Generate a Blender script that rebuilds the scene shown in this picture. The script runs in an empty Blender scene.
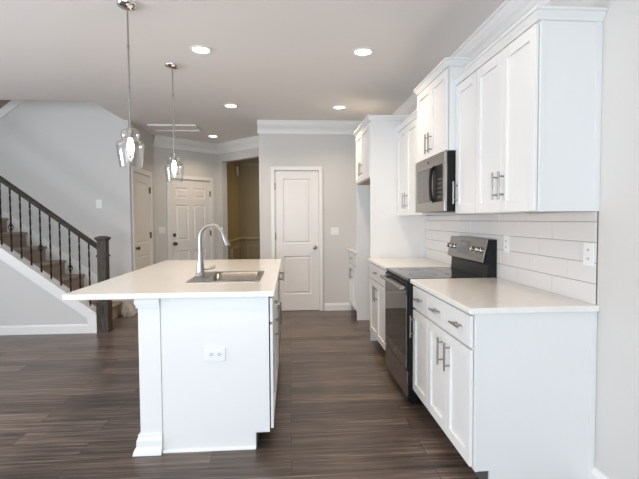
import bpy, bmesh, math, random
from mathutils import Vector, Matrix
random.seed(7)
C = bpy.context.scene.collection
PI = math.pi
scene = bpy.context.scene

# ---------------------------------------------------------------- camera
f_px, yaw, pitch, roll, h = 444.07, .0704, .0401, -.0062, 1.3412
cam_d = bpy.data.cameras.new('camera')
cam = bpy.data.objects.new('camera', cam_d); C.objects.link(cam)
c_, s_ = math.cos(yaw), math.sin(yaw); cp, sp = math.cos(pitch), math.sin(pitch)
Rv = Vector((c_, -s_, 0)); Fv = Vector((s_*cp, c_*cp, -sp)); Uv = Vector((s_*sp, c_*sp, cp))
cr, sr = math.cos(roll), math.sin(roll)
ax = Rv*cr + Uv*sr; ay = Uv*cr - Rv*sr
cam.matrix_world = Matrix(((ax.x, ay.x, -Fv.x, 0), (ax.y, ay.y, -Fv.y, 0), (ax.z, ay.z, -Fv.z, h), (0, 0, 0, 1)))
cam_d.sensor_width = 36; cam_d.sensor_fit = 'HORIZONTAL'
cam_d.lens = f_px*36/639
cam_d.shift_x = -1.409/639; cam_d.shift_y = -2.528/639
cam_d.clip_start = .05
scene.camera = cam

# ---------------------------------------------------------------- world, light, exposure
scene.view_settings.view_transform = 'Standard'
scene.view_settings.look = 'None'
scene.view_settings.gamma = 1
scene.view_settings.use_curve_mapping = False
scene.view_settings.exposure = 0.05
w = bpy.data.worlds.new('sky'); scene.world = w; w.use_nodes = True
w.node_tree.nodes['Background'].inputs[0].default_value = (.70, .82, 1, 1)
w.node_tree.nodes['Background'].inputs[1].default_value = 1.2

def area(name, loc, rot, sx, sy, power, col, shape='RECTANGLE', parent=None, spread=PI):
    l = bpy.data.lights.new(name, 'AREA'); l.shape = shape; l.size = sx; l.size_y = sy
    l.energy = power; l.color = col; l.spread = spread
    o = bpy.data.objects.new(name, l); o.location = loc; o.rotation_euler = rot
    C.objects.link(o); o.parent = parent
    return o
DAY = (.78, .90, 1.0)
# daylight through the patio doors behind the camera and the dining window on the left; unseen fill light added in the stairwell
area('patio_daylight', (-2.0, -2.78, .92), (PI/2-.04, 0, 0), 4.2, 1.7, 320, DAY)
area('dining_daylight', (-5.45, 1.6, 1.4), (PI/2+.8, 0, -PI/2), 2.4, 1.4, 190, (.93, .94, 1.0))
area('stairwell_fill', (-5.0, 5.95, 3.9), (PI/2, 0, -PI/2), .8, 1.2, 16, DAY)
WARM = (1.0, .80, .58)

# ---------------------------------------------------------------- helpers
def box(bm, x0, x1, y0, y1, z0, z1, bev=0):
    x0, x1 = sorted((x0, x1)); y0, y1 = sorted((y0, y1)); z0, z1 = sorted((z0, z1))
    v = [bm.verts.new(p) for p in [(x0,y0,z0),(x1,y0,z0),(x1,y1,z0),(x0,y1,z0),(x0,y0,z1),(x1,y0,z1),(x1,y1,z1),(x0,y1,z1)]]
    fs = [bm.faces.new([v[i] for i in q]) for q in [(0,3,2,1),(4,5,6,7),(0,1,5,4),(1,2,6,5),(2,3,7,6),(3,0,4,7)]]
    if bev > 0:
        es = set(e for f in fs for e in f.edges)
        bmesh.ops.bevel(bm, geom=list(es), offset=bev, segments=2, profile=.5, affect='EDGES')
def prism(bm, pts, fn, a, b):
    """extrude a 2D outline between a and b; fn(p, q, t) gives the 3D point"""
    lo = [bm.verts.new(fn(p[0], p[1], a)) for p in pts]; hi = [bm.verts.new(fn(p[0], p[1], b)) for p in pts]
    n = len(pts)
    bm.faces.new(lo); bm.faces.new(list(reversed(hi)))
    for i in range(n):
        bm.faces.new((lo[i], hi[i], hi[(i+1) % n], lo[(i+1) % n]))
def lathe(bm, prof, cx=0, cy=0, seg=24, close=False, cap=False):
    rings = []
    for r, z in prof:
        rings.append([bm.verts.new((cx+r*math.cos(2*PI*k/seg), cy+r*math.sin(2*PI*k/seg), z)) for k in range(seg)])
    prs = list(zip(rings, rings[1:])) + ([(rings[-1], rings[0])] if close else [])
    for a, b in prs:
        for k in range(seg):
            bm.faces.new((a[k], a[(k+1) % seg], b[(k+1) % seg], b[k]))
    if cap:
        bm.faces.new(list(reversed(rings[0]))); bm.faces.new(rings[-1])
def tube(bm, pts, r, seg=10):
    pts = [Vector(p) for p in pts]; rs = r if isinstance(r, (list, tuple)) else [r]*len(pts)
    rings = []; n = None
    for i, p in enumerate(pts):
        t = (pts[min(i+1, len(pts)-1)] - pts[max(i-1, 0)]).normalized()
        if n is None:
            n = t.orthogonal().normalized()
        else:
            n = (n - t*n.dot(t)).normalized()
        b = t.cross(n)
        rings.append([bm.verts.new(p + (n*math.cos(2*PI*k/seg) + b*math.sin(2*PI*k/seg))*rs[i]) for k in range(seg)])
    for a, c in zip(rings, rings[1:]):
        for k in range(seg):
            bm.faces.new((a[k], a[(k+1) % seg], c[(k+1) % seg], c[k]))
    bm.faces.new(list(reversed(rings[0]))); bm.faces.new(rings[-1])
def B(): return bmesh.new()
def chain(o):
    v = Vector((0, 0, 0))
    while o: v = v + o.location; o = o.parent
    return v
def obj(name, bm, mat, parent=None, smooth=False, local=False):
    bmesh.ops.recalc_face_normals(bm, faces=bm.faces[:])
    if parent is not None:
        if not local: bmesh.ops.translate(bm, verts=bm.verts, vec=-chain(parent))
        base = None
    else:
        xs = [v.co for v in bm.verts]
        base = Vector(((min(p.x for p in xs)+max(p.x for p in xs))/2, (min(p.y for p in xs)+max(p.y for p in xs))/2, min(p.z for p in xs)))
        bmesh.ops.translate(bm, verts=bm.verts, vec=-base)
    me = bpy.data.meshes.new(name); bm.to_mesh(me); bm.free()
    if smooth:
        for p in me.polygons: p.use_smooth = True
        try: me.set_sharp_from_angle(angle=math.radians(38))
        except Exception: pass
    o = bpy.data.objects.new(name, me); C.objects.link(o)
    me.materials.append(mat)
    if base is not None: o.location = base
    o.parent = parent
    return o
def tag(o, label, cat, group=None):
    o['label'] = label; o['category'] = cat
    if group: o['group'] = group
    return o
def thing(name, label, cat, loc=(0, 0, 0), rotz=0, group=None):
    o = bpy.data.objects.new(name, None); C.objects.link(o); o.empty_display_size = .1
    o.location = loc; o.rotation_euler = (0, 0, rotz)
    return tag(o, label, cat, group)
def struct(name, bm, m, parent=None, smooth=False):
    o = obj(name, bm, m, parent, smooth)
    if parent is None: o['kind'] = 'structure'
    return o
def dup(root, loc, label=None, rotz=None):
    r = root.copy(); C.objects.link(r); r.location = loc
    if rotz is not None: r.rotation_euler = (0, 0, rotz)
    if label: r['label'] = label
    for ch in list(root.children):
        c = ch.copy(); C.objects.link(c); c.parent = r
        for g in ch.children:
            d = g.copy(); C.objects.link(d); d.parent = c
    return r

# ---------------------------------------------------------------- materials
def mat(name, col, rough=.5, metal=0, spec=.5, bump=0, bscale=200, emit=None, estr=0, var=0, vscale=4):
    m = bpy.data.materials.new(name); m.use_nodes = True
    nt = m.node_tree; b = nt.nodes['Principled BSDF']
    b.inputs['Base Color'].default_value = (*col, 1); b.inputs['Roughness'].default_value = rough
    b.inputs['Metallic'].default_value = metal; b.inputs['Specular IOR Level'].default_value = spec
    if emit: b.inputs['Emission Color'].default_value = (*emit, 1); b.inputs['Emission Strength'].default_value = estr
    g = nt.nodes.new('ShaderNodeNewGeometry')
    if bump:
        n = nt.nodes.new('ShaderNodeTexNoise'); n.inputs['Scale'].default_value = bscale
        bp = nt.nodes.new('ShaderNodeBump'); bp.inputs['Strength'].default_value = bump; bp.inputs['Distance'].default_value = .002
        nt.links.new(g.outputs['Position'], n.inputs['Vector']); nt.links.new(n.outputs['Fac'], bp.inputs['Height'])
        nt.links.new(bp.outputs['Normal'], b.inputs['Normal'])
    if var:
        n = nt.nodes.new('ShaderNodeTexNoise'); n.inputs['Scale'].default_value = vscale; n.inputs['Detail'].default_value = 6
        r = nt.nodes.new('ShaderNodeValToRGB')
        r.color_ramp.elements[0].position = .3; r.color_ramp.elements[1].position = .7
        r.color_ramp.elements[0].color = (*[c*(1-var) for c in col], 1); r.color_ramp.elements[1].color = (*[min(1, c*(1+var)) for c in col], 1)
        nt.links.new(g.outputs['Position'], n.inputs['Vector']); nt.links.new(n.outputs['Fac'], r.inputs['Fac'])
        nt.links.new(r.outputs['Color'], b.inputs['Base Color'])
    return m
M = {}
M['wall'] = mat('wall_paint', (.66, .645, .62), .65, spec=.3, bump=.05, bscale=350)
M['dining'] = mat('dining_dim_light_tint', (.44, .37, .24), .65, spec=.3, bump=.05, bscale=350)  # dim warm light put into the wall colour, tan instead of greige
M['dining_trim_dim'] = mat('dining_trim_dim_tint', (.52, .44, .30), .45)  # white trim tinted tan to carry the room's dim warm light
M['ceiling'] = mat('ceiling_paint', (.84, .81, .79), .8, spec=.2, bump=.05, bscale=300)
M['trim'] = mat('trim_paint', (.84, .83, .81), .35)
M['white'] = mat('cabinet_paint', (.82, .818, .805), .32)
M['door'] = mat('door_paint', (.82, .80, .78), .38)
M['quartz'] = mat('quartz', (.88, .85, .81), .12, var=.03, vscale=25)
M['tile'] = mat('glazed_tile', (.74, .72, .70), .12)
M['grout'] = mat('grout', (.30, .28, .27), .9)
M['steel'] = mat('brushed_steel', (.33, .315, .30), .30, 1, bump=.03, bscale=500)
M['steel_dark'] = mat('appliance_steel', (.46, .43, .40), .30, 1, bump=.03, bscale=500)
M['steel_range'] = mat('range_steel', (.27, .25, .235), .28, 1, bump=.03, bscale=500)
M['chrome'] = mat('chrome', (.75, .74, .73), .1, 1)
M['nickel'] = mat('satin_nickel', (.36, .35, .34), .33, 1)
M['black'] = mat('black_enamel', (.007, .007, .008), .4, spec=.25)
M['glassblack'] = mat('black_glass', (.012, .011, .011), .04, spec=.7)
M['mwwindow'] = mat('microwave_window', (.10, .095, .09), .1, spec=.6)
M['toe_shade'] = mat('toe_kick_shade', (.10, .095, .09), .8)  # recess shadow under the cabinets painted into the toe-kick colour
M['iron'] = mat('wrought_iron', (.012, .011, .010), .6, spec=.25)
M['carpet'] = mat('carpet', (.36, .285, .235), .95, spec=.1, bump=.6, bscale=600, var=.2, vscale=120)
M['rawwood'] = mat('raw_plywood', (.55, .40, .27), .6, var=.15, vscale=30)
M['bronze'] = mat('dark_nickel', (.13, .11, .09), .3, 1)
M['plate'] = mat('white_plastic', (.84, .84, .83), .35)
M['slot'] = mat('dark_plastic', (.05, .05, .05), .5)
M['cloth'] = mat('cloth', (.58, .52, .46), .9, var=.1, vscale=30)
M['lens'] = mat('lamp_diffuser', (.9, .9, .9), .5, emit=(1, .94, .86), estr=9)
M['bulb'] = mat('bulb_glass', (1, .95, .85), .3, emit=(1, .93, .82), estr=45)
M['ring'] = mat('burner_print', (.05, .05, .05), .2)
M['grey'] = mat('grey_print', (.35, .35, .35), .5)
# stained wood, grain
def wood(name, c1, c2, sc):
    m = mat(name, c1, .55, spec=.3); nt = m.node_tree; b = nt.nodes['Principled BSDF']
    g = nt.nodes.new('ShaderNodeNewGeometry'); mp = nt.nodes.new('ShaderNodeMapping'); mp.inputs['Scale'].default_value = sc
    n = nt.nodes.new('ShaderNodeTexNoise'); n.inputs['Scale'].default_value = 10; n.inputs['Detail'].default_value = 8
    r = nt.nodes.new('ShaderNodeValToRGB'); r.color_ramp.elements[0].color = (*c1, 1); r.color_ramp.elements[1].color = (*c2, 1)
    r.color_ramp.elements[0].position = .35; r.color_ramp.elements[1].position = .7
    nt.links.new(g.outputs['Position'], mp.inputs[0]); nt.links.new(mp.outputs[0], n.inputs['Vector'])
    nt.links.new(n.outputs['Fac'], r.inputs[0]); nt.links.new(r.outputs[0], b.inputs['Base Color'])
    return m
M['newel'] = wood('stained_newel_wood', (.035, .027, .021), (.11, .088, .07), (8, 8, .8))
M['rail'] = wood('stained_rail_wood', (.022, .018, .013), (.055, .044, .033), (1, 6, 6))
# thin clear glass
m = bpy.data.materials.new('clear_glass'); m.use_nodes = True; nt = m.node_tree; nt.nodes.clear()
o_ = nt.nodes.new('ShaderNodeOutputMaterial'); mx = nt.nodes.new('ShaderNodeMixShader'); tr = nt.nodes.new('ShaderNodeBsdfTransparent')
tr.inputs[0].default_value = (.985, .985, .985, 1)
gl = nt.nodes.new('ShaderNodeBsdfGlossy'); gl.inputs['Roughness'].default_value = .07
lw = nt.nodes.new('ShaderNodeLayerWeight'); lw.inputs[0].default_value = .18
nt.links.new(lw.outputs['Facing'], mx.inputs[0]); nt.links.new(tr.outputs[0], mx.inputs[1]); nt.links.new(gl.outputs[0], mx.inputs[2]); nt.links.new(mx.outputs[0], o_.inputs[0])
M['glass'] = m
m = m.copy(); m.name = 'window_glass'; M['pane'] = m
for n in m.node_tree.nodes:
    if n.type == 'LAYER_WEIGHT': n.inputs[0].default_value = .1
# plank floor
m = mat('plank_floor', (.1, .07, .05), .33, spec=.45); nt = m.node_tree; b = nt.nodes['Principled BSDF']; L = nt.links.new
g = nt.nodes.new('ShaderNodeNewGeometry')
br = nt.nodes.new('ShaderNodeTexBrick'); br.offset = .37; br.offset_frequency = 2
br.inputs['Scale'].default_value = 1; br.inputs['Brick Width'].default_value = 1.22; br.inputs['Row Height'].default_value = .152
br.inputs['Mortar Size'].default_value = .0018; br.inputs['Mortar Smooth'].default_value = .2; br.inputs['Bias'].default_value = 0
br.inputs['Color1'].default_value = (0, 0, 0, 1); br.inputs['Color2'].default_value = (1, 1, 1, 1); br.inputs['Mortar'].default_value = (.5, .5, .5, 1)
L(g.outputs['Position'], br.inputs['Vector'])
mp = nt.nodes.new('ShaderNodeMapping'); mp.inputs['Scale'].default_value = (1.0, 30, 1); L(g.outputs['Position'], mp.inputs[0])
sep = nt.nodes.new('ShaderNodeVectorMath'); sep.operation = 'MULTIPLY_ADD'; sep.inputs[1].default_value = (7, 3, 5)
L(br.outputs['Color'], sep.inputs[0]); L(mp.outputs[0], sep.inputs[2])
n1 = nt.nodes.new('ShaderNodeTexNoise'); n1.inputs['Scale'].default_value = 1.6; n1.inputs['Detail'].default_value = 9; n1.inputs['Roughness'].default_value = .62; n1.inputs['Distortion'].default_value = .25
L(sep.outputs[0], n1.inputs['Vector'])
mp2 = nt.nodes.new('ShaderNodeMapping'); mp2.inputs['Scale'].default_value = (2.2, 90, 1); L(g.outputs['Position'], mp2.inputs[0])
n2 = nt.nodes.new('ShaderNodeTexNoise'); n2.inputs['Scale'].default_value = 1.5; n2.inputs['Detail'].default_value = 5; L(mp2.outputs[0], n2.inputs['Vector'])
ad = nt.nodes.new('ShaderNodeMix'); ad.data_type = 'FLOAT'; ad.inputs[0].default_value = .38; L(n1.outputs['Fac'], ad.inputs[2]); L(n2.outputs['Fac'], ad.inputs[3])
ad2 = nt.nodes.new('ShaderNodeMix'); ad2.data_type = 'FLOAT'; ad2.inputs[0].default_value = .10; L(ad.outputs[0], ad2.inputs[2]); L(br.outputs['Color'], ad2.inputs[3])
rp = nt.nodes.new('ShaderNodeValToRGB'); e = rp.color_ramp.elements
e[0].position = .36; e[0].color = (.034, .025, .020, 1); e[1].position = .63; e[1].color = (.27, .205, .165, 1)
e.new(.5).color = (.108, .077, .061, 1)
L(ad2.outputs[0], rp.inputs[0])
mm = nt.nodes.new('ShaderNodeMix'); mm.data_type = 'RGBA'; mm.inputs[7].default_value = (.02, .016, .014, 1)
L(br.outputs['Fac'], mm.inputs[0]); L(rp.outputs[0], mm.inputs[6]); L(mm.outputs[2], b.inputs['Base Color'])
bp = nt.nodes.new('ShaderNodeBump'); bp.inputs['Strength'].default_value = .12; bp.inputs['Distance'].default_value = .002
L(ad.outputs[0], bp.inputs['Height']); L(bp.outputs['Normal'], b.inputs['Normal'])
M['floor'] = m

# ---------------------------------------------------------------- room shell
CZ = 2.743; XR = 1.497; Y0 = 2.054; YP = 6.457; YS = 5.44; YB = 6.45; XS = -2.24; XL = -5.2; YN = -2.6
bm = B(); box(bm, XL-.1, 2.0, YN-.1, 11.0, -.08, 0); struct('floor', bm, M['floor'])
bm = B()
box(bm, XL-.1, 2.0, YN-.1, YS, CZ, CZ+.12)
box(bm, -2.3, 2.0, YS, YB+.1, CZ, CZ+.12)
box(bm, XL-.1, 2.0, YB+.12, 11.0, CZ, CZ+.12); box(bm, -2.2, 2.0, YB+.1, YB+.12, CZ, CZ+.12)
struct('ceiling', bm, M['ceiling'])

def wall(name, P0, P1, thick, z1=CZ, openings=(), z0=0, m='wall'):
    """room side lies on the line P0-P1; thickness goes to its left (seen along P0->P1)"""
    P0 = Vector(P0); P1 = Vector(P1); d = (P1-P0); Ln = d.length; d.normalize(); n = Vector((-d.y, d.x))
    bm = B()
    def bx(u0, u1, a, b):
        if u1-u0 < 1e-4 or b-a < 1e-4: return
        prism(bm, [(u0, 0), (u1, 0), (u1, thick), (u0, thick)], lambda p, q, t: (P0.x+d.x*p+n.x*q, P0.y+d.y*p+n.y*q, t), a, b)
    u = 0
    for (a, b, za, zb) in sorted(openings):
        bx(u, a, z0, z1); bx(a, b, z0, za); bx(a, b, zb, z1); u = b
    bx(u, Ln, z0, z1)
    return struct(name, bm, M[m])
wall('wall_right', (XR, 11.0), (XR, YN), .14)
wall('wall_pantry', (-.429, YP), (XR-.001, YP), .115, openings=[(.213, .857, 0, 2.06)])
wall('wall_hall', (-.429, YP+.116), (-.429, 7.6), -.115)
wall('wall_stair', (XL, YB), (XS, YB), .115, z1=5.2)
wall('wall_side', (XS, YB+.116), (XS, 7.6), .115, openings=[(.0, .80, 0, 2.06)] if False else [(.018, .80, 0, 2.06)])
# front door wall and cased opening wall, both at 45 degrees
A0 = Vector((XS, 7.6)); dA = Vector((math.cos(PI/4), math.sin(PI/4))); A1 = A0 + dA*1.285
dB = Vector((math.cos(PI/4), -math.sin(PI/4))); B1 = A1 + dB*1.285
wall('wall_entry', A0, A1, .115, openings=[(.27, 1.115, 0, 2.07)])
wall('wall_archway', A1, B1, .115, openings=[(.115, 1.20, 0, 2.42)])
# dining room behind the opening
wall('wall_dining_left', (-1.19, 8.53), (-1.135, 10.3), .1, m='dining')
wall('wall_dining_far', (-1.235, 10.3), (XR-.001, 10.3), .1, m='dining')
# upper stairwell, rear and left shell
wall('wall_landing', (XL, YS), (XL, YB), .1, z1=5.2)
wall('wall_stairwell_front', (-2.30, YS-.001), (XL, YS-.001), -.1, z0=CZ+.121, z1=5.2)
wall('wall_stairwell_side', (-2.3, YB), (-2.3, YS), .1, z0=CZ+.121, z1=5.2)
bm = B(); box(bm, XL-.1, -2.2, YS-.1, YB+.12, 5.2, 5.3); struct('ceiling_stairwell', bm, M['ceiling'])
wall('wall_left', (XL, YN), (XL, YS-.001), .1, openings=[(3.0, 5.4, .8, 2.2)])
wall('wall_rear', (XR, YN), (XL-.1, YN), .1, openings=[(1.45, 3.05, 0, 2.15), (3.4, 5.4, .6, 2.15)])
def window(name, P0, P1, z0, z1, n):
    P0 = Vector(P0); P1 = Vector(P1); d = P1-P0; Ln = d.length; d.normalize(); nn = Vector((-d.y, d.x))
    fn = lambda p, q, t: (P0.x+d.x*p+nn.x*q, P0.y+d.y*p+nn.y*q, t)
    bm = B()
    def bx(u0, u1, a, b, q0=.03, q1=.07): prism(bm, [(u0, q0), (u1, q0), (u1, q1), (u0, q1)], fn, a, b)
    bx(0, Ln, z0, z0+.06); bx(0, Ln, z1-.06, z1)
    for k in range(n+1):
        u = (Ln-.06)*k/n; bx(u, u+.06, z0+.06, z1-.06)
    fr = struct(name, bm, M['trim'])
    bm = B(); prism(bm, [(.05, .048), (Ln-.05, .048), (Ln-.05, .052), (.05, .052)], fn, z0+.05, z1-.05)
    obj('pane', bm, M['pane'], fr)
window('window_1', (XR-1.45, YN), (XR-3.05, YN), 0, 2.15, 2)
window('window_2', (XR-3.4, YN), (XR-5.4, YN), .6, 2.15, 2)
window('window_3', (XL, YN+3.0), (XL, YN+5.4), .8, 2.2, 2)

# crown mouldings: profile (distance from wall, drop from ceiling)
CROWN = [(0, 0), (.095, 0), (.095, -.014), (.082, -.022), (.075, -.045), (.052, -.078), (.030, -.098), (.022, -.112), (.022, -.122), (.014, -.126), (.014, -.172), (0, -.180)]
def crown(name, P0, P1, side=1, prof=CROWN, z=CZ, e0=0, e1=0, m='trim'):
    P0 = Vector(P0); P1 = Vector(P1); d = P1-P0; Ln = d.length; d.normalize(); n = Vector((d.y, -d.x))*side
    bm = B()
    lo = [bm.verts.new((*(P0+d*(-q*e0)+n*q), z+r)) for q, r in prof]; hi = [bm.verts.new((*(P0+d*(Ln+q*e1)+n*q), z+r)) for q, r in prof]
    k = len(prof); bm.faces.new(lo); bm.faces.new(list(reversed(hi)))
    for i in range(k): bm.faces.new((lo[i], hi[i], hi[(i+1) % k], lo[(i+1) % k]))
    return struct(name, bm, M[m])
crown('trim_1', (-.445, YP), (XR, YP), e1=-1)
crown('trim_2', (XR, YP), (XR, YN), e0=-1)
t2 = math.tan(math.radians(22.5))
crown('trim_4', A0, A1, e0=.2, e1=-1)
crown('trim_5', A1, B1, e0=-1)
crown('trim_6', (-1.135, 10.3), (XR, 10.3), e0=-1, m='dining_trim_dim')
crown('trim_7', (-1.185, 8.7), (-1.135, 10.3), e1=-1, m='dining_trim_dim')
BASE = [(0, .0), (.016, 0), (.016, .078), (.009, .095), (.006, .108), (0, .108)]
def baseb(name, P0, P1, e0=0, e1=0): return crown(name, P0, P1, prof=BASE, z=0, e0=e0, e1=e1)
baseb('baseboard_pantry_right', (.50, YP), (.90, YP))
baseb('baseboard_pantry_left', (-.429, YP), (-.28, YP), e0=1)
baseb('baseboard_right', (XR, Y0-.003), (XR, YN))
baseb('baseboard_side', (XS, 7.42), (XS, 7.6))
baseb('baseboard_entry_left', A0, A0+dA*.21)
baseb('baseboard_entry_right', A0+dA*1.18, A1)
baseb('baseboard_archway', A1, A1+dB*.10)
baseb('baseboard_dining_left', (-1.135, 8.7), (-1.135, 10.3)); baseb('baseboard_dining_far', (-1.1, 10.3), (XR, 10.3))
baseb('baseboard_left', (XL, YN), (XL, YS))
# chair rail and picture-frame mouldings in the room behind
RAILP = [(0, 0), (.012, 0), (.03, .03), (.03, .045), (.015, .06), (0, .075)]
crown('trim_8', (-1.185, 8.7), (-1.135, 10.3), prof=RAILP, z=.87, e1=-1, m='dining_trim_dim')
crown('trim_9', (-1.135, 10.3), (XR, 10.3), prof=RAILP, z=.87, e0=-1, m='dining_trim_dim')
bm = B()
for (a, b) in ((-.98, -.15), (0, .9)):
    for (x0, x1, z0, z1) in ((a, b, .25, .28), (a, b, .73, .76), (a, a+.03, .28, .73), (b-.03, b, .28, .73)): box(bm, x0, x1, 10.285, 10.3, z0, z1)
struct('trim_10', bm, M['dining_trim_dim'])
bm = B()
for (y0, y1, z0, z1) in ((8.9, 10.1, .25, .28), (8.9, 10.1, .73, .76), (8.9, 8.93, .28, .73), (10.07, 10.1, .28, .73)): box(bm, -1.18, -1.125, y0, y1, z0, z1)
struct('trim_11', bm, M['dining_trim_dim'])

# ---------------------------------------------------------------- doors: local coords, u along wall, -v towards the room
def panel_slab(wd, ht, panels, t=.035):
    """door slab with raised panels; room face at y=0, back at y=t"""
    bm = B(); box(bm, 0, wd, .013, t, 0, ht)
    us = sorted(set([0, wd] + [p[0] for p in panels] + [p[1] for p in panels]))
    zs = sorted(set([0, ht] + [p[2] for p in panels] + [p[3] for p in panels]))
    for i in range(len(us)-1):
        for j in range(len(zs)-1):
            uc = (us[i]+us[i+1])/2; zc = (zs[j]+zs[j+1])/2
            if any(p[0] < uc < p[1] and p[2] < zc < p[3] for p in panels): continue
            box(bm, us[i], us[i+1], 0, .013, zs[j], zs[j+1])
    for p in panels:
        a, b_, c, d = p; g = .022
        v = [bm.verts.new(q) for q in [(a+g, .013, c+g), (b_-g, .013, c+g), (b_-g, .013, d-g), (a+g, .013, d-g)]]
        k = .016
        w2 = [bm.verts.new(q) for q in [(a+g+k, .002, c+g+k), (b_-g-k, .002, c+g+k), (b_-g-k, .002, d-g-k), (a+g+k, .002, d-g-k)]]
        bm.faces.new(w2)
        for i in range(4): bm.faces.new((v[i], v[(i+1) % 4], w2[(i+1) % 4], w2[i]))
        # sloped sticking around the opening
        for (q0, q1, q2, q3) in (((a, 0, c), (b_, 0, c), (b_-.013, .013, c+.013), (a+.013, .013, c+.013)), ((a, 0, d), (b_, 0, d), (b_-.013, .013, d-.013), (a+.013, .013, d-.013)),
                                 ((a, 0, c), (a, 0, d), (a+.013, .013, d-.013), (a+.013, .013, c+.013)), ((b_, 0, c), (b_, 0, d), (b_-.013, .013, d-.013), (b_-.013, .013, c+.013))):
            bm.faces.new([bm.verts.new(q) for q in (q0, q1, q2, q3)])
    return bm
def make_door(n, loc, rotz, wd, ht, panels, knob_u, hinge_u, hinges, deadbolt=False, casing=.06, m='door', km='bronze', cmat='trim'):
    r = bpy.data.objects.new('door_%d' % n, None); C.objects.link(r); r.location = loc; r.rotation_euler = (0, 0, rotz); r['kind'] = 'structure'
    obj('door_leaf', (lambda q: (bmesh.ops.translate(q, verts=q.verts, vec=(0, .012, .008)), q)[1])(panel_slab(wd, ht, panels)), M[m], r, local=True)
    bm = B(); c = casing; g = .006
    for (a, b_, z0, z1) in ((-g-c, -g, 0, ht+.014+c), (wd+g, wd+g+c, 0, ht+.014+c), (-g, wd+g, ht+.014, ht+.014+c)):
        box(bm, a, b_, -.018, 0, z0, z1, .003)
    obj('casing', bm, M[cmat], r, local=True)
    bm = B()
    for (a, b_, z0, z1) in ((-.02, -.003, 0, ht+.024), (wd+.003, wd+.02, 0, ht+.024), (-.003, wd+.003, ht+.011, ht+.024)): box(bm, a, b_, -.002, .11, z0, z1)
    box(bm, -.003, wd+.003, .05, .062, 0, ht+.011)
    obj('jamb', bm, M[cmat], r, local=True)
    kb = B(); lathe(kb, [(.031, 0), (.031, .006), (.012, .010), (.011, .03), (.024, .036), (.029, .046), (.027, .058), (.016, .066), (.001, .068)], seg=20)
    bmesh.ops.rotate(kb, verts=kb.verts, cent=(0, 0, 0), matrix=Matrix.Rotation(PI/2, 3, 'X')); bmesh.ops.translate(kb, verts=kb.verts, vec=(knob_u, .012, .93))
    obj('door_knob', kb, M[km], r, True, True)
    if deadbolt:
        kb = B(); lathe(kb, [(.032, 0), (.032, .012), (.024, .022), (.02, .026), (.001, .028)], seg=20)
        bmesh.ops.rotate(kb, verts=kb.verts, cent=(0, 0, 0), matrix=Matrix.Rotation(PI/2, 3, 'X')); bmesh.ops.translate(kb, verts=kb.verts, vec=(knob_u, .012, 1.08))
        obj('deadbolt', kb, M[km], r, True, True)
    for z in hinges:
        bm = B(); box(bm, hinge_u-.011, hinge_u+.011, -.004, .012, z-.05, z+.05, .002); tube(bm, [(hinge_u, -.007, z-.05), (hinge_u, -.007, z+.05)], .007, 8)
        obj('hinge', bm, M[km], r, local=True)
    return r
two = lambda w_, s: [(s, w_-s, .24, .80), (s, w_-s, .98, 1.92)]
make_door(1, (-.206, YP, 0), 0, .63, 2.035, two(.63, .115), .57, -.003, (.25, 1.1, 1.82), km='nickel', casing=.052)
r = make_door(2, (XS, 6.595, 0), PI/2, .76, 2.035, two(.76, .12), .07, .763, (.25, 1.1, 1.82), casing=.07)
def six(w_):
    s = .105; c = w_/2; mm = .05
    return [(a, b_, z0, z1) for (a, b_) in ((s, c-mm), (c+mm, w_-s)) for (z0, z1) in ((.22, .80), (.98, 1.60), (1.72, 1.90))]
P = A0 + dA*.288
make_door(3, (P.x, P.y, 0), PI/4, .81, 2.045, six(.81), .07, .813, (.25, 1.1, 1.82), deadbolt=True)

# ---------------------------------------------------------------- cabinet pieces (fronts face along X)
BV = .0015
def shaker(x, dr, y0, y1, z0, z1, t=.016, rail=.057, rec=.011, flat=False):
    bm = B(); xb = x-dr*t
    if flat: box(bm, x, xb, y0, y1, z0, z1, BV); return bm
    box(bm, x, xb, y0, y0+rail, z0, z1, BV); box(bm, x, xb, y1-rail, y1, z0, z1, BV)
    box(bm, x, xb, y0+rail, y1-rail, z0, z0+rail, BV); box(bm, x, xb, y0+rail, y1-rail, z1-rail, z1, BV)
    box(bm, x-dr*rec, xb, y0+rail-.002, y1-rail+.002, z0+rail-.002, z1-rail+.002)
    return bm
def pull(x, dr, y, z, length=.155, vert=True, so=.03, r=.0058):
    bm = B(); xo = x+dr*so; hl = length/2; k = hl-.028
    if vert:
        tube(bm, [(xo, y, z-hl), (xo, y, z+hl)], r, 10)
        for s in (-1, 1): tube(bm, [(x, y, z+s*k), (xo, y, z+s*k)], r*.8, 8)
    else:
        tube(bm, [(xo, y-hl, z), (xo, y+hl, z)], r, 10)
        for s in (-1, 1): tube(bm, [(x, y+s*k, z), (xo, y+s*k, z)], r*.8, 8)
    return bm
def add_door(root, x, dr, y0, y1, z0, z1, hy, hz, **k):
    d = obj('door', shaker(x, dr, y0+.0015, y1-.0015, z0, z1, **k), M['white'], root)
    obj('handle', pull(x, dr, hy, hz), M['steel'], d, True)
def add_drawer(root, x, dr, y0, y1, z0, z1, pulls):
    d = obj('drawer', shaker(x, dr, y0+.0015, y1-.0015, z0, z1, flat=True), M['white'], root)
    for y in pulls: obj('handle', pull(x, dr, y, (z0+z1)/2+.005, .12, False), M['steel'], d, True)
def base_body(root, x, xb, y0, y1, dr, top=.884, toe=.075, th=.11, end_lo=False, end_hi=False):
    bm = B(); box(bm, x, xb, y0, y1, th, top, .001)
    obj('body', bm, M['white'], root)
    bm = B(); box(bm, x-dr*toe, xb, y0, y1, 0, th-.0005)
    obj('toe_kick', bm, M['toe_shade'], root)
FX = .867; CX = .887; WX = XR-.012
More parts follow.
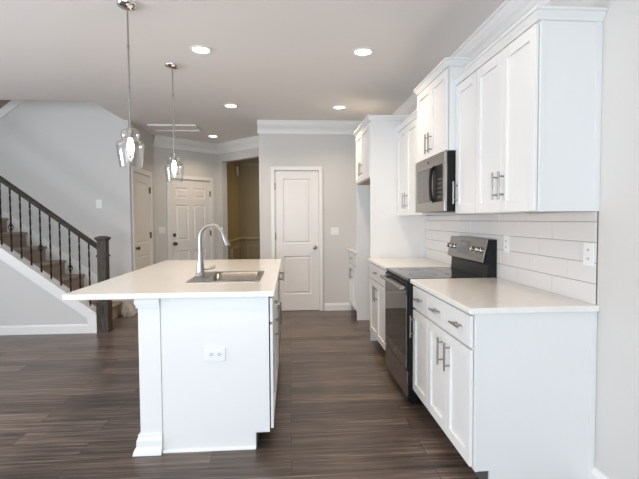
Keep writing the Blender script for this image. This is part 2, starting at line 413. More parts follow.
# near base cabinets
r = thing('base_cabinet', 'white double-door base cabinet with wide two-pull drawer, nearest on right', 'cabinet', ((CX+XR)/2, 2.4, 0), group='white base cabinets')
base_body(r, CX, WX, Y0+.018, 2.739, -1)
bm = B(); prism(bm, [(CX, .11), (CX+.075, .11), (CX+.075, 0), (XR-.001, 0), (XR-.001, .8835), (CX, .8835)], lambda p, q, t: (p, t, q), Y0, Y0+.0175)
box(bm, CX, CX+.016, Y0-.003, Y0, .11, .8835); box(bm, XR-.03, XR-.002, Y0-.003, Y0, 0, .8835)
obj('end_panel', bm, M['white'], r)
add_drawer(r, FX, -1, 2.07, 2.735, .715, .868, (2.215, 2.548))
add_door(r, FX, -1, 2.07, 2.402, .125, .70, 2.345, .585); add_door(r, FX, -1, 2.402, 2.735, .125, .70, 2.455, .585)
r = thing('base_cabinet', 'narrow white base cabinet with one drawer above one door, beside the range', 'cabinet', ((CX+XR)/2, 2.9, 0), group='white base cabinets')
base_body(r, CX, WX, 2.74, 3.078, -1)
add_drawer(r, FX, -1, 2.742, 3.072, .715, .868, (2.89,)); add_door(r, FX, -1, 2.742, 3.072, .125, .70, 3.03, .585)
r = thing('base_cabinet', 'white base cabinet between the range and the tall fridge panel', 'cabinet', ((CX+XR)/2, 4.3, 0), group='white base cabinets')
base_body(r, CX, WX, 3.811, 4.785, -1)
add_drawer(r, FX, -1, 3.995, 4.78, .715, .868, (4.385,)); add_door(r, FX, -1, 3.995, 4.385, .125, .70, 4.345, .585); add_door(r, FX, -1, 4.385, 4.78, .125, .70, 4.425, .585)
bm = B(); box(bm, FX+.004, CX, 3.813, 3.992, .11, .8835, .001); obj('filler_strip', bm, M['white'], r)
r = thing('base_cabinet', 'white base cabinet in the far corner by the pantry wall', 'cabinet', ((CX+XR)/2, 6.1, 0), group='white base cabinets')
base_body(r, CX, WX, 5.805, YP-.004, -1)
add_drawer(r, FX, -1, 5.81, 6.44, .715, .868, (6.12,)); add_door(r, FX, -1, 5.81, 6.12, .125, .70, 6.06, .585); add_door(r, FX, -1, 6.12, 6.44, .125, .70, 6.17, .585)
# counters
def counter(label, x0, x1, y0, y1, z0, z1, name='countertop'):
    bm = B(); box(bm, x0, x1, y0, y1, z0, z1, .004); return tag(obj(name, bm, M['quartz'], smooth=False), label, 'countertop')
counter('near end of the white quartz countertop right of the range', .849, XR-.001, 2.034, 3.080, .8845, .914)
counter('white quartz countertop between the range and the tall fridge panel', .849, XR-.001, 3.810, 4.786, .8845, .914)
counter('short white quartz countertop in the far corner by the pantry wall', .849, XR-.001, 5.803, YP-.002, .8845, .914)
# backsplash: real tiles on a grout bed
bm = B(); gz = [(.9145, 1.0145), (1.0175, 1.1165), (1.1195, 1.2175), (1.2205, 1.3185), (1.3215, 1.371)]
offs = [2.418, 2.28, 2.179, 2.415, 2.301]
ya, yb = Y0+.002, 4.786
for (z0, z1), o0 in zip(gz, offs):
    y = o0-.76
    while y < yb:
        a = max(y+.0015, ya); b_ = min(y+.3785, yb)
        if b_-a > .01: box(bm, XR-.010, XR-.003, a, b_, z0, z1, .0012)
        y += .38
bs = tag(obj('backsplash', bm, M['tile']), 'white glazed subway tile backsplash between counter and wall cabinets', 'backsplash')
bm = B(); box(bm, XR-.0075, XR-.0005, ya, yb, .9145, 1.371); obj('grout', bm, M['grout'], bs)

# wall cabinets
CAB = [(0, 0), (-.008, 0), (-.012, .008), (-.013, .012), (-.024, .028), (-.026, .034), (-.033, .038), (-.036, .040), (-.036, .050), (0, .050)]
def cab_crown(root, x, y0, y1, z, near=True, far=False, xb=XR-.001):
    """moulding with mitred returns: outline offset outward by profile"""
    bm = B(); rings = []
    for q, r_ in [(-q, r_) for q, r_ in CAB]:
        n_ = q if near else 0; f_ = q if far else 0
        rings.append([bm.verts.new(p) for p in [(xb, y0-n_, z+r_), (x-q, y0-n_, z+r_), (x-q, y1+f_, z+r_), (xb, y1+f_, z+r_)]])
    for a, c in zip(rings, rings[1:]):
        for i in range(4): bm.faces.new((a[i], a[(i+1) % 4], c[(i+1) % 4], c[i]))
    bm.faces.new(rings[0]); bm.faces.new(rings[-1])
    obj('crown', bm, M['white'], root)
def wall_cab(label, x, y0, y1, z0, z1, doors, hz, near=True, far=False, top_crown=True, end=False):
    r = thing('wall_cabinet', label, 'cabinet', ((x+XR)/2, (y0+y1)/2, z0), group='white wall cabinets')
    xc = x+.02
    bm = B(); box(bm, xc, XR-.001, y0, y1, z0+.012, z1, .001)
    box(bm, xc, xc+.018, y0, y1, z0, z0+.0125); box(bm, xc+.018, XR-.001, y0, y0+.016, z0, z0+.0125); box(bm, xc+.018, XR-.001, y1-.016, y1, z0, z0+.0125)
    if end:
        box(bm, xc, xc+.018, y0-.003, y0, z0, z1); box(bm, XR-.03, XR-.001, y0-.003, y0, z0, z1)
    obj('body', bm, M['white'], r)
    bm = B(); box(bm, xc+.019, XR-.011, y0+.017, y1-.017, z0+.006, z0+.0118); obj('bottom_panel', bm, M['rawwood'], r)
    for (a, b_, hy) in doors: add_door(r, x, -1, a, b_, z0+.003, z1-.012, hy, hz)
    if top_crown: cab_crown(r, x+.012, y0, y1, z1, near, far)
    return r
UX = 1.172
wall_cab('white double-door wall cabinet nearest on the right, with exposed side panel', UX, Y0, 2.738, 1.372, 2.272, [(2.062, 2.40, 2.365), (2.40, 2.735, 2.44)], 1.52, end=True)
wall_cab('narrow single-door white wall cabinet right beside the microwave', UX, 2.739, 3.079, 1.372, 2.272, [(2.742, 3.076, 3.035)], 1.52, near=False)
wall_cab('taller, deeper white wall cabinet above the microwave', 1.108, 3.081, 3.815, 1.822, 2.405, [(3.086, 3.448, 3.41), (3.448, 3.81, 3.485)], 1.93, True, True)
wall_cab('white wall cabinet in the corner between microwave cabinet and tall fridge panel', UX, 3.849, 4.785, 1.372, 2.272, [(3.856, 4.02, 3.90), (4.02, 4.40, 4.355), (4.40, 4.78, 4.445)], 1.52, near=False)
# tall panels and cabinet over the fridge space
PXF = .880
bm = B(); box(bm, PXF, XR-.001, 4.789, 4.809, 0, 2.405, .001)
tag(obj('side_panel', bm, M['white']), 'tall white panel on the near side of the empty fridge space', 'panel')
bm = B(); box(bm, PXF, XR-.001, 5.780, 5.800, 0, 2.405, .001)
tag(obj('side_panel', bm, M['white']), 'tall white panel on the far side of the empty fridge space', 'panel')
r = thing('wall_cabinet', 'white two-door cabinet above the empty fridge space', 'cabinet', ((.887+XR)/2, 5.3, 1.79), group='white wall cabinets')
bm = B(); box(bm, .887, XR-.001, 4.811, 5.778, 1.79, 2.405, .001); obj('body', bm, M['white'], r)
bm = B(); box(bm, .90, XR-.02, 4.82, 5.77, 1.784, 1.7895); obj('bottom_panel', bm, M['rawwood'], r)
add_door(r, FX, -1, 4.815, 5.294, 1.795, 2.39, 5.245, 1.93); add_door(r, FX, -1, 5.294, 5.774, 1.795, 2.39, 5.345, 1.93)
cab_crown(r, .879, 4.788, 5.80, 2.4055, True, True)

# ---------------------------------------------------------------- range
r = thing('range', 'stainless and black freestanding electric range between the base cabinets', 'range', (1.15, 3.464, 0))
RY0, RY1 = 3.085, 3.805
bm = B(); box(bm, .842, 1.475, RY0, RY1, .035, .895, .003)
for y in (RY0+.05, RY1-.05):
    for x in (.90, 1.42): box(bm, x-.02, x+.02, y-.02, y+.02, 0, .036)
obj('body', bm, M['black'], r)
bm = B(); box(bm, .835, 1.41, RY0-.001, RY1+.001, .896, .916, .004); ck = obj('cooktop', bm, M['glassblack'], r)
for (x, y, q) in ((1.0, 3.28, .105), (1.0, 3.66, .085), (1.26, 3.28, .08), (1.26, 3.66, .105)):
    ring = B(); lathe(ring, [(q, .9164), (q-.004, .9164), (q-.004, .9167), (q, .9167)], x, y, 40, close=True); obj('burner_ring', ring, M['ring'], ck)
dx = .826; y0, y1, z0, z1 = RY0+.004, RY1-.004, .255, .882
bm = B(); box(bm, dx+.002, .841, y0, y1, z0, z1, .003); od = obj('oven_door', bm, M['black'], r)
bm = B(); box(bm, dx, dx+.006, y0+.002, y1-.002, z0+.002, z0+.085, .002)
box(bm, dx, dx+.006, y0+.002, y0+.016, z0+.085, z1-.09, .001); box(bm, dx, dx+.006, y1-.016, y1-.002, z0+.085, z1-.09, .001)
obj('steel_frame', bm, M['steel_range'], od)
bm = B(); box(bm, dx+.0008, dx+.005, y0+.0165, y1-.0165, z0+.0855, z1-.012); obj('window', bm, M['glassblack'], od)
bm = B(); box(bm, dx-.03, dx+.004, y0+.03, y0+.055, .83, .855, .004); box(bm, dx-.03, dx+.004, y1-.055, y1-.03, .83, .855, .004)
tube(bm, [(dx-.038, y0+.015, .845), (dx-.038, y1-.015, .845)], .013, 14)
obj('handle', bm, M['steel'], od, True)
bm = B(); lathe(bm, [(.017, 0), (.017, .003), (.001, .0035)], seg=20); bmesh.ops.rotate(bm, verts=bm.verts, cent=(0,0,0), matrix=Matrix.Rotation(-PI/2, 3, 'Y')); bmesh.ops.translate(bm, verts=bm.verts, vec=(dx, 3.445, .298))
obj('badge', bm, M['steel_dark'], od)
bm = B(); box(bm, .828, .8415, RY0+.004, RY1-.004, .06, .245, .004); obj('storage_drawer', bm, M['steel_range'], r)
# backguard: lower black part and a leaning stainless control panel
bm = B(); prism(bm, [(1.412, .896), (1.484, .896), (1.484, 1.185), (1.425, 1.185), (1.392, 1.02), (1.42, 1.005)], lambda p, q, t: (p, t, q), RY0+.002, RY1-.002)
bg = obj('backguard', bm, M['black'], r)
bm = B(); prism(bm, [(1.378, 1.022), (1.386, 1.018), (1.421, 1.186), (1.413, 1.190)], lambda p, q, t: (p, t, q), RY0+.006, RY1-.006)
cpn = obj('control_panel', bm, M['steel_range'], bg)
def onpanel(t, off):  # point on the leaning face
    x = 1.378+.035*t; z = 1.022+.168*t; n = Vector((-.168, 0, .035)).normalized(); return Vector((x, 0, z)) + n*off
for y in (3.785, 3.685, 3.26, 3.165):
    kb = B(); lathe(kb, [(.024, 0), (.024, .006), (.019, .008), (.018, .026), (.014, .030), (.001, .030)], seg=18)
    box(kb, -.005, .005, -.018, .018, .026, .036, .001)
    nrm = Vector((-.168, 0, .035)).normalized(); q = Vector((0, 0, 1)).rotation_difference(nrm).to_matrix()
    bmesh.ops.rotate(kb, verts=kb.verts, cent=(0, 0, 0), matrix=q); p = onpanel(.5, 0); bmesh.ops.translate(kb, verts=kb.verts, vec=(p.x, y, p.z))
    obj('knob', kb, M['chrome'], bg, True)
bm = B(); prism(bm, [tuple(onpanel(a, b_)[i] for i in (0, 2)) for a, b_ in ((.22, .0), (.22, .002), (.84, .002), (.84, 0))], lambda p, q, t: (p, t, q), 3.37, 3.58)
obj('display', bm, M['mwwindow'], bg)
bm = B(); p0 = onpanel(.64, .0022); box(bm, p0.x-.0012, p0.x+.001, 3.44, 3.51, p0.z-.010, p0.z+.010)
obj('clock', bm, M['grey'], bg)

# ---------------------------------------------------------------- microwave
r = thing('microwave', 'stainless over-the-range microwave with black sides under a white cabinet', 'microwave', (1.3, 3.464, 1.39))
MX = 1.116; MY1 = 3.804; z0, z1 = 1.392, 1.818
bm = B(); box(bm, MX, XR-.011, RY0+.001, MY1-.001, z0, z1, .002); obj('body', bm, M['black'], r)
bm = B(); f0 = MX-.022
box(bm, f0, MX-.001, RY0+.001, MY1-.001, z0+.001, 1.465, .003); box(bm, f0, MX-.001, RY0+.001, MY1-.001, 1.735, z1-.001, .003)
box(bm, f0, MX-.001, MY1-.046, MY1-.001, 1.465, 1.735); box(bm, f0, MX-.001, RY0+.001, RY0+.03, 1.465, 1.735); box(bm, f0, MX-.001, 3.345, 3.39, 1.465, 1.735)
obj('front_frame', bm, M['steel_dark'], r)
bm = B(); box(bm, f0+.003, MX-.001, 3.388, MY1-.045, 1.463, 1.737); obj('window', bm, M['mwwindow'], r)
bm = B(); box(bm, f0+.002, MX-.001, RY0+.029, 3.347, 1.463, 1.737); cpn = obj('control_panel', bm, M['black'], r)
bm = B()
for i in range(3):
    for j in range(5): box(bm, f0+.0005, f0+.0022, 3.135+.04*i, 3.16+.04*i, 1.49+.032*j, 1.508+.032*j)
obj('keypad', bm, M['ring'], cpn)
bm = B(); pts = [(f0+.004-.028*math.sin(PI*t)**.25, 3.322, 1.468+.262*t) for t in [i/14 for i in range(15)]]; tube(bm, pts, .0125, 10)
obj('handle', bm, M['black'], r, True)
bm = B(); box(bm, f0-.0015, f0+.0005, 3.345, 3.375, 1.466, 1.50); obj('sticker', bm, M['plate'], r)
bm = B(); lathe(bm, [(.012, 0), (.012, .003), (.001, .0035)], seg=18); bmesh.ops.rotate(bm, verts=bm.verts, cent=(0,0,0), matrix=Matrix.Rotation(-PI/2, 3, 'Y')); bmesh.ops.translate(bm, verts=bm.verts, vec=(f0, 3.448, 1.777))
obj('badge', bm, M['slot'], r)
bm = B()
for k in range(3): box(bm, MX-.015+.0*k, MX+.002, RY0+.06, MY1-.06, 1.806-.003*k*2, 1.808-.003*k*2)

obj('vent', bm, M['steel_dark'], r)

# ---------------------------------------------------------------- island
IX0, IX1, IY0, IY1 = -.742, -.126, 2.575, 4.56; IT = .897
r = thing('island_cabinet', 'white kitchen island base with square corner post and plain end panel', 'kitchen island', (-.45, 3.5, 0))
bm = B(); box(bm, IX0, IX1, IY0+.02, 2.93, .095, IT-.001); box(bm, IX0, IX1, 3.55, IY1, .095, IT-.001)
box(bm, IX0, IX0+.02, 2.93, 3.55, .095, IT-.001); box(bm, IX0+.02, IX1, 2.93, 3.55, .095, .60); box(bm, -.15, IX1, 2.93, 3.55, .60, IT-.001)
box(bm, IX0, -.207, IY0+.02, IY1, 0, .0945)
obj('body', bm, M['white'], r)
bm = B(); prism(bm, [(-.722, 0), (-.207, 0), (-.207, .095), (IX1, .095), (IX1, IT-.001), (-.722, IT-.001)], lambda p, q, t: (p, t, q), IY0, IY0+.0195)
box(bm, IX0+.001, -.7225, IY0+.006, IY0+.0195, 0, IT-.001)
prism(bm, [(0, 0), (-.012, 0), (-.011, .008), (-.006, .014), (0, .016)], lambda p, q, t: (t, IY0+p, q), -.74, -.207)
obj('end_panel', bm, M['white'], r)
def post(y0, y1, nm='corner_post'):
    bm = B(); box(bm, -.866, -.7425, y0, y1, 0, IT-.001, .003)
    for (e, z0, z1) in ((.014, IT-.035, IT-.0015), (.007, IT-.055, IT-.035)):
        box(bm, -.868-e, -.7421, y0-e, y1+e, z0, z1, .002)
    rings = []
    for e, z in ((.034, 0), (.030, .022), (.018, .045), (.016, .08), (.010, .095), (.008, .112), (0, .114)):
        rings.append([bm.verts.new(p) for p in [(-.868-e, y0-e, z), (-.7421, y0-e, z), (-.7421, y1+e, z), (-.868-e, y1+e, z)]])
    bm.faces.new(rings[0])
    for a, c in zip(rings, rings[1:]):
        for i in range(4): bm.faces.new((a[i], a[(i+1) % 4], c[(i+1) % 4], c[i]))
    obj(nm, bm, M['white'], r)
post(IY0, 2.715); post(4.42, IY1)
bm = B(); box(bm, -.80, -.7425, 2.716, 4.419, 0, IT-.001, .001); box(bm, -.815, -.8005, 2.745, 4.39, 0, .11, .002); obj('back_panel', bm, M['white'], r)
IF = -.103
add_drawer(r, IF, 1, IY0+.004, 3.03, .745, .885, (2.80,)); add_door(r, IF, 1, IY0+.004, 3.03, .115, .73, 2.97, .62)
d = obj('drawer_front', shaker(IF, 1, 3.032, 3.79, .745, .885, flat=True), M['white'], r)
add_door(r, IF, 1, 3.032, 3.411, .115, .73, 3.37, .62); add_door(r, IF, 1, 3.411, 3.79, .115, .73, 3.45, .62)
bm = B(); box(bm, -.207+.001, -.2005, IY0+.02, IY1, 0, .094); obj('toe_kick', bm, M['toe_shade'], r)
r = thing('dishwasher', 'stainless dishwasher built into the far aisle side of the island', 'dishwasher', (-.12, 4.1, 0))
bm = B(); box(bm, -.125, -.096, 3.795, 4.392, .115, .885, .004); dd = obj('door', bm, M['steel_dark'], r)
bm = B(); tube(bm, [(-.06, 3.84, .82), (-.06, 4.35, .82)], .010, 12)
for y in (3.87, 4.32): tube(bm, [(-.096, y, .82), (-.06, y, .82)], .008, 8)
obj('handle', bm, M['steel'], dd, True)
# island worktop with a sink cut-out
bm = B(); X0, X1, Ya, Yb = -1.268, -.088, 2.545, 4.64; sx0, sx1, sy0, sy1 = -.575, -.225, 2.985, 3.485; R_ = .05
def rrect(x0, x1, y0, y1, r_, n=5):
    pts = []
    for (cx, cy, a) in ((x1-r_, y1-r_, 0), (x0+r_, y1-r_, 90), (x0+r_, y0+r_, 180), (x1-r_, y0+r_, 270)):
        for k in range(n+1):
            t = math.radians(a+90*k/n); pts.append((cx+r_*math.cos(t), cy+r_*math.sin(t)))
    return pts
def holed(bm, outer, inner, z0, z1, chamf=.004):
    # same vertex count loops bridged
    def ins(pts, e):
        cx = sum(p[0] for p in pts)/len(pts); cy = sum(p[1] for p in pts)/len(pts)
        return [(p[0]-math.copysign(e, p[0]-cx), p[1]-math.copysign(e, p[1]-cy)) for p in pts]
    loops = [(inner, z0), (outer if not chamf else ins(outer, chamf), z0), (outer, z0+chamf), (outer, z1-chamf), (ins(outer, chamf), z1), (inner, z1)]
    V = [[bm.verts.new((*p, z)) for p in pts] for pts, z in loops]
    for i in range(len(V)):
        a, c = V[i], V[(i+1) % len(V)]
        for k in range(len(a)): bm.faces.new((a[k], a[(k+1) % len(a)], c[(k+1) % len(a)], c[k]))
inner = rrect(sx0-.02, sx1+.02, sy0-.02, sy1+.02, R_)
outer = rrect(X0, X1, Ya, Yb, .012)
holed(bm, outer, inner, IT, .93)
tag(obj('countertop', bm, M['quartz']), 'large white quartz island worktop around the sink, overhanging the post', 'countertop')
# sink
r = thing('sink', 'stainless drop-in sink set into the island worktop', 'sink', (-.4, 3.235, .70))
bm = B(); holed(bm, rrect(-.684, -.20, 2.945, 3.525, .03), rrect(sx0, sx1, sy0, sy1, R_), .9303, .936, .002); obj('rim', bm, M['steel'], r)
bm = B(); loops = [(rrect(sx0, sx1, sy0, sy1, R_), .9305), (rrect(sx0, sx1, sy0, sy1, R_), .76), (rrect(sx0+.015, sx1-.015, sy0+.015, sy1-.015, R_), .74)]
V = [[bm.verts.new((*p, z)) for p in pts] for pts, z in loops]
for a, c in zip(V, V[1:]):
    for k in range(len(a)): bm.faces.new((a[k], a[(k+1) % len(a)], c[(k+1) % len(a)], c[k]))
bm.faces.new(V[-1])
so = obj('bowl', bm, M['steel'], r, True); md = so.modifiers.new('s', 'SOLIDIFY'); md.thickness = .003; md.offset = 1
bm = B(); lathe(bm, [(.001, .741), (.02, .741), (.042, .742), (.044, .745), (.046, .7405)], -.4, 3.235, 24); obj('drain', bm, M['chrome'], so, True)
# faucet
r = thing('faucet', 'brushed nickel gooseneck pull-down faucet on the island sink', 'faucet', (-.655, 3.30, .936))
fx, fy = -.655, 3.30
bm = B(); lathe(bm, [(.035, .9365), (.035, .942), (.030, .948), (.029, .97), (.0255, 1.01), (.022, 1.045), (.001, 1.046)], fx, fy, 24); obj('base', bm, M['nickel'], r, True)
pts = [(fx, fy, 1.0), (fx, fy, 1.06), (fx, fy, 1.12)]
rad = .098; cz_ = 1.205; dirx, diry = .94, -.34; ln = math.hypot(dirx, diry); dirx /= ln; diry /= ln
pts += [(fx, fy, 1.17)]
for k in range(0, 15):
    a = PI - (PI*.90)*k/14; q = rad+rad*math.cos(a); pts.append((fx+dirx*q, fy+diry*q, cz_+rad*math.sin(a)))
rs = [.019, .0175, .016, .0145] + [.014]*15
bm = B(); tube(bm, pts, rs, 14); obj('spout', bm, M['nickel'], r, True)
e1 = Vector(pts[-1]); e0 = Vector(pts[-2]); dv = (e1-e0).normalized()
bm = B(); tube(bm, [e1-dv*.004, e1+dv*.01, e1+dv*.05, e1+dv*.085, e1+dv*.09], [.013, .015, .0185, .0195, .012], 14); sh = obj('spray_head', bm, M['nickel'], r, True)
bm = B(); p = e1+dv*.055+Vector((dirx, diry, 0))*.018; tube(bm, [p-dv*.018, p+dv*.018], .005, 8); obj('button', bm, M['slot'], sh, True)
bm = B(); tube(bm, [(fx+.015, fy, .985), (fx+.03, fy, .985)], .011, 10); tube(bm, [(fx+.03, fy, .985), (fx+.05, fy-.004, .982), (fx+.075, fy-.006, .985), (fx+.108, fy-.008, .995)], [.010, .009, .0085, .008], 10); obj('lever', bm, M['nickel'], r, True)

# ---------------------------------------------------------------- outlets and switches (local: plate in XZ plane facing -Y)
def plate(name, label, loc, rotz, wd, ht, kind, cat, grp=None, n=1):
    r = thing(name, label, cat, loc, rotz, grp)
    bm = B(); box(bm, -wd/2, wd/2, -.006, -.0003, -ht/2, ht/2, .002); obj('plate', bm, M['plate'], r, local=True)
    if kind == 'h':
        for s in (-1, 1):
            bm = B(); box(bm, s*.022-.016, s*.022+.016, -.0075, -.006, -.014, .014, .0007); k = obj('socket', bm, M['plate'], r, local=True)
            bm = B(); box(bm, s*.022-.006, s*.022+.006, -.0082, -.0074, .004, .0065); box(bm, s*.022-.006, s*.022+.006, -.0082, -.0074, -.0065, -.004); box(bm, s*.022+.009, s*.022+.013, -.0082, -.0074, -.002, .002); obj('slots', bm, M['slot'], k, local=True)
    elif kind == 'v':
        for g_ in range(n):
            for s in (-1, 1):
                cx = (g_-(n-1)/2)*.046
                bm = B(); box(bm, cx-.014, cx+.014, -.0075, -.006, s*.022-.016, s*.022+.016, .0007); k = obj('socket', bm, M['plate'], r, local=True)
                bm = B(); box(bm, cx-.0065, cx-.004, -.0082, -.0074, s*.022-.006, s*.022+.006); box(bm, cx+.004, cx+.0065, -.0082, -.0074, s*.022-.006, s*.022+.006); obj('slots', bm, M['slot'], k, local=True)
    elif kind == 's':
        for g_ in range(n):
            cx = (g_-(n-1)/2)*.046
            bm = B(); box(bm, cx-.016, cx+.016, -.009, -.006, -.033, .033, .001); obj('rocker', bm, M['plate'], r, local=True)
    return r
plate('outlet', 'white horizontal outlet in the island end panel', (-.435, IY0, .565), 0, .118, .078, 'h', 'outlet')
plate('outlet', 'white outlet on the tile backsplash near the counter end', (XR-.0100, 2.105, 1.158), PI/2*-1, .078, .118, 'v', 'outlet')
plate('outlet', 'white outlet on the tile backsplash just right of the range', (XR-.0100, 2.945, 1.162), PI/2*-1, .076, .118, 'v', 'outlet')
plate('light_switch', 'white double light switch right of the pantry door', (.662, YP, 1.165), 0, .115, .118, 's', 'light switch', n=2)
plate('light_switch', 'white single light switch on the grey wall behind the stairs', (-2.665, YB, 1.573), 0, .078, .118, 's', 'light switch')
P = A0+dA*.12
plate('light_switch', 'white double light switch just left of the front door', (P.x, P.y, 1.17), PI/4, .115, .118, 's', 'light switch', n=2)
bm = B(); box(bm, -1.1345, -1.10, 9.75, 9.93, 2.30, 2.50, .006)
o = tag(obj('door_chime', bm, M['plate']), 'white chime box high on the dining room wall beyond the opening', 'door chime')

# ---------------------------------------------------------------- stairs
SL = .749; RUN = .251; RISE = .198; SX = -2.39
NST = 11
pts = [(SX, 0)]
for n in range(1, NST+1):
    x = SX-RUN*(n-1); z = RISE*n
    pts += [(x, z-.045), (x+.022, z-.035), (x+.026, z-.012), (x+.016, z-.001), (x-.01, z)]
    if n < NST: pts += [(x-RUN, z)]
xe = SX-RUN*(NST-1)-.2
pts += [(xe, RISE*NST), (xe, 0)]
r = thing('staircase', 'straight carpeted staircase rising to the left behind the railing', 'staircase', (-3.5, 6.0, 0))
bm = B(); prism(bm, pts, lambda p, q, t: (p, t, q), YS+.121, YB-.022); obj('carpeted_steps', bm, M['carpet'], r)
zt = lambda x: .573 + .745*(-2.717-x)
bm = B(); prism(bm, [(-2.26, 0), (-2.26, .13), (-2.345, .15), (-2.40, zt(-2.40)), (-4.9, zt(-4.9)), (-4.9, zt(-4.9)-.5), (-2.55, 0)], lambda p, q, t: (p, t, q), YB-.0215, YB-.001)
obj('skirt_board', bm, M['trim'], r)
# return flight seen through the stairwell opening, high on the left
r = thing('upper_stair_flight', 'brown carpeted upper stair flight with white skirt, above the ceiling edge', 'staircase', (-4.1, 6.3, 2.3))
g0 = lambda x: 2.73 + .80*(x+3.95)
pts = []
bm = B(); prism(bm, [(-4.5, g0(-4.5)), (-3.0, g0(-3.0)), (-3.0, g0(-3.0)+.13), (-4.5, g0(-4.5)+.13)], lambda p, q, t: (p, t, q), YB-.022, YB-.002); obj('skirt_board', bm, M['trim'], r)
st = []
for k in range(6):
    x = -4.5+.25*k; st += [(x, g0(x)+.42), (x+.25, g0(x)+.42)]
bm = B(); prism(bm, [(-4.5, g0(-4.5)+.131)] + st + [(-3.0, g0(-3)+.131)], lambda p, q, t: (p, t, q), YB-.20, YB-.002); obj('carpeted_steps', bm, M['carpet'], r)
# knee wall below the railing
ct = lambda x: .235 + .75*(-2.31-x)
bm = B(); prism(bm, [(-2.31, 0), (-2.31, ct(-2.31)-.02), (-5.19, ct(-5.19)-.02), (-5.19, 0)], lambda p, q, t: (p, t, q), YS, YS+.12); struct('wall_knee', bm, M['wall'])
bm = B(); prism(bm, [(-2.305, 0), (-2.305, ct(-2.305)-.02), (-5.19, ct(-5.19)-.02), (-5.19, ct(-5.19)-.135), (-2.42, ct(-2.42)-.135), (-2.40, .10), (-2.40, 0)], lambda p, q, t: (p, t, q), YS-.018, YS-.0005)
struct('trim_12', bm, M['trim'])
bm = B(); prism(bm, [(-2.305, ct(-2.305)-.0195), (-2.305, ct(-2.305)+.012), (-5.19, ct(-5.19)+.012), (-5.19, ct(-5.19)-.0195)], lambda p, q, t: (p, t, q), YS-.03, YS+.125)
struct('trim_13', bm, M['trim'])
bm = B(); prism(bm, [(0, 0), (-.016, 0), (-.016, .09), (-.008, .105), (0, .11)], lambda p, q, t: (t, YS+p-.0005, q), -5.19, -2.401); struct('baseboard_knee', bm, M['trim'])
# railing
r = thing('stair_railing', 'dark wood handrail with newel post and black iron balusters', 'railing', (-2.215, YS+.06, 0))
ny = YS+.06; nx = -2.240
bm = B(); rz = lambda x: 1.045 + .747*(-2.284-x)
prism(bm, [(-.026, -.062), (-.032, -.02), (-.024, 0), (.024, 0), (.032, -.02), (.026, -.062)], lambda p, q, t: (t, ny+p, rz(t)+q), -5.0, nx-.055)
obj('handrail', bm, M['rail'], r)
bm = B()
def sq(bm, hw, z0, z1, b_=.004): box(bm, nx-hw, nx+hw, ny-hw, ny+hw, z0, z1, b_)
sq(bm, .068, 0, .36); sq(bm, .060, .36, .385); sq(bm, .052, .385, 1.10); sq(bm, .062, .905, .93); sq(bm, .071, .345, .362, .006)
sq(bm, .060, 1.10, 1.115); sq(bm, .071, 1.115, 1.142, .006)
rings = [[bm.verts.new((nx+a*e, ny+b_*e, z)) for a, b_ in ((-1,-1),(1,-1),(1,1),(-1,1))] for e, z in ((.060, 1.1425), (.03, 1.155))]
for i in range(4): bm.faces.new((rings[0][i], rings[0][(i+1) % 4], rings[1][(i+1) % 4], rings[1][i]))
bm.faces.new(rings[1])
obj('newel_post', bm, M['newel'], r)
def baluster_bm(L, knot):
    bm = B(); n = int(L/.02); rings = []
    for i in range(n+1):
        z = L*i/n; u = i/n
        tw = 0
        if .12 < u < .88: tw = (u-.12)*L*14
        hw = .0075
        rings.append([bm.verts.new((math.cos(tw+PI/4+PI/2*k)*hw*1.41, math.sin(tw+PI/4+PI/2*k)*hw*1.41, z)) for k in range(4)])
    for a, c in zip(rings, rings[1:]):
        for k in range(4): bm.faces.new((a[k], a[(k+1) % 4], c[(k+1) % 4], c[k]))
    bm.faces.new(list(reversed(rings[0]))); bm.faces.new(rings[-1])
    return bm
pos = [-2.404-.1105*k for k in range(22)]
for k, x in enumerate(pos):
    zb = ct(x)-.002; ztop = rz(x)-.055; Lb = ztop-zb
    bm = baluster_bm(Lb, False); bmesh.ops.translate(bm, verts=bm.verts, vec=(x, ny, zb)); bl = obj('baluster', bm, M['iron'], r)
    if k % 3 == 2:
        kz = rz(x)-.515-.008; bm = B()
        for a in range(4):
            tube(bm, [(x+math.cos(a*PI/2+t*1.6)*.026*math.sin(PI*t), ny+math.sin(a*PI/2+t*1.6)*.026*math.sin(PI*t), kz-.045+.09*t) for t in [i/10 for i in range(11)]], .0045, 6)
        lathe(bm, [(.012, kz-.055), (.013, kz-.045), (.008, kz-.04)], x, ny, 10); lathe(bm, [(.008, kz+.04), (.013, kz+.045), (.012, kz+.055)], x, ny, 10)
        obj('basket', bm, M['iron'], bl, True)
# rumpled cloth at the foot of the stairs
bm = B(); nseg, nz = 40, 10; rings = []
for j in range(nz+1):
    t = j/nz; ring_ = []
    for k in range(nseg):
        a = 2*PI*k/nseg; rr = (.075+.02*math.sin(5*a+2*t)+.01*math.sin(9*a-3*t))*(1-.55*t**2)*(1+.18*math.sin(PI*t))
        ring_.append(bm.verts.new((-2.262+rr*math.cos(a)*.8+.01*math.sin(4*t), 6.33+rr*math.sin(a)*.9, .002+.20*t+.012*math.sin(3*a)*t)))
    rings.append(ring_)
for a, c in zip(rings, rings[1:]):
    for k in range(nseg): bm.faces.new((a[k], a[(k+1) % nseg], c[(k+1) % nseg], c[k]))
bm.faces.new(rings[-1]); bm.faces.new(list(reversed(rings[0])))
tag(obj('rumpled_cloth', bm, M['cloth'], smooth=True), 'small rumpled beige cloth on the floor at the foot of the stairs', 'cloth')

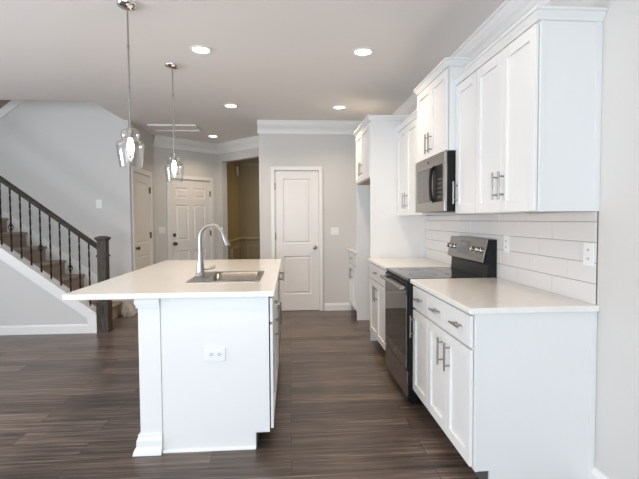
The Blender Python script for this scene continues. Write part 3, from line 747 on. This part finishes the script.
# ---------------------------------------------------------------- ceiling fittings
def downlight(x, y, label, power=7.2):
    r = thing('recessed_light', label, 'ceiling light', (x, y, CZ), group='round recessed ceiling lights')
    bm = B(); lathe(bm, [(.092, -.0005), (.092, -.006), (.074, -.010), (.066, -.004), (.066, -.0005)], seg=32, close=True); obj('trim_ring', bm, M['trim'], r, True, True)
    bm = B(); lathe(bm, [(.0655, -.001), (.0655, -.004), (.001, -.0045)], seg=32); obj('diffuser', bm, M['lens'], r, True, True)
    area('lamp', (0, 0, -.012), (0, 0, 0), .12, .12, power, WARM, 'DISK', r, spread=2.3)
downlight(-.714, 3.775, 'recessed ceiling light above the island, beside the nearer pendant')
downlight(.627, 3.746, 'recessed ceiling light over the aisle in front of the microwave')
downlight(-.704, 5.58, 'recessed ceiling light beyond the island, left of the pantry crown')
downlight(.638, 5.59, 'recessed ceiling light in front of the pantry door and fridge cabinet')
downlight(-1.264, 7.60, 'farthest recessed ceiling light, in front of the front door')
downlight(-.714, 1.97, 'added unseen recessed ceiling light over the near end of the island, towards the camera', 4.5)  # this and the next: unseen, added to light the near counter and floor
downlight(.627, 1.95, 'added unseen recessed ceiling light over the aisle, nearest the camera', 2.0)
# framed ceiling hatch
bm = B(); a, b_, c, d = -2.06, -1.36, 6.70, 7.12
for (x0, x1, y0, y1) in ((a, b_, c, c+.022), (a, b_, d-.022, d), (a, a+.022, c+.022, d-.022), (b_-.022, b_, c+.022, d-.022)): box(bm, x0, x1, y0, y1, CZ-.022, CZ-.0005, .003)
vt = tag(obj('attic_hatch', bm, M['trim']), 'thin white rectangular hatch frame on the ceiling near the side door', 'ceiling hatch')
bm = B(); box(bm, a+.023, b_-.023, c+.023, d-.023, CZ-.006, CZ-.0008); obj('panel', bm, M['ceiling'], vt)

# pendants
def make_pendant(label, loc):
    r = thing('pendant_lamp', label, 'pendant lamp', loc, 0, 'glass pendants over the island')
    # local z = 0 at the ceiling
    bm = B(); lathe(bm, [(.066, -.0005), (.066, -.006), (.058, -.018), (.035, -.030), (.012, -.036), (.001, -.037)], seg=32); obj('canopy', bm, M['chrome'], r, True, True)
    bm = B(); tube(bm, [(0, 0, -.035), (0, 0, -.80)], .0055, 10)
    for z in (-.27, -.53): tube(bm, [(0, 0, z-.012), (0, 0, z+.012)], .008, 10)
    obj('rod', bm, M['nickel'], r, True, True)
    bm = B(); lathe(bm, [(.001, -.785), (.014, -.79), (.02, -.80), (.02, -.86), (.016, -.865), (.001, -.866)], seg=20); obj('socket', bm, M['nickel'], r, True, True)
    bm = B(); lathe(bm, [(.018, -.798), (.040, -.805), (.056, -.822), (.060, -.842), (.056, -.862), (.050, -.872), (.060, -.880), (.080, -.890), (.086, -.905), (.0855, -.93), (.079, -.985), (.070, -1.04), (.068, -1.053),
                         (.066, -1.053), (.068, -1.04), (.077, -.985), (.0835, -.93), (.084, -.905), (.078, -.893), (.058, -.883), (.046, -.873), (.053, -.860), (.057, -.842), (.053, -.824), (.038, -.808), (.018, -.801)], seg=40)
    obj('shade', bm, M['glass'], r, True, True)
    bm = B(); lathe(bm, [(.012, -.866), (.014, -.88), (.019, -.90), (.021, -.92), (.018, -.945), (.011, -.965), (.001, -.972)], seg=20); bb = obj('bulb', bm, M['bulb'], r, True, True)
    return r
p1 = make_pendant('nearer clear glass pendant lamp hanging over the island front', (-1.037, 3.02, CZ))
dup(p1, (-1.045, 4.161, CZ), 'farther clear glass pendant lamp hanging over the island, in front of the front door')
# unseen warm fill light added in the dining room beyond the opening
area('dining_fill', (.4, 9.4, 2.6), (0, 0, 0), .3, .3, 11, (1, .76, .42), 'DISK')
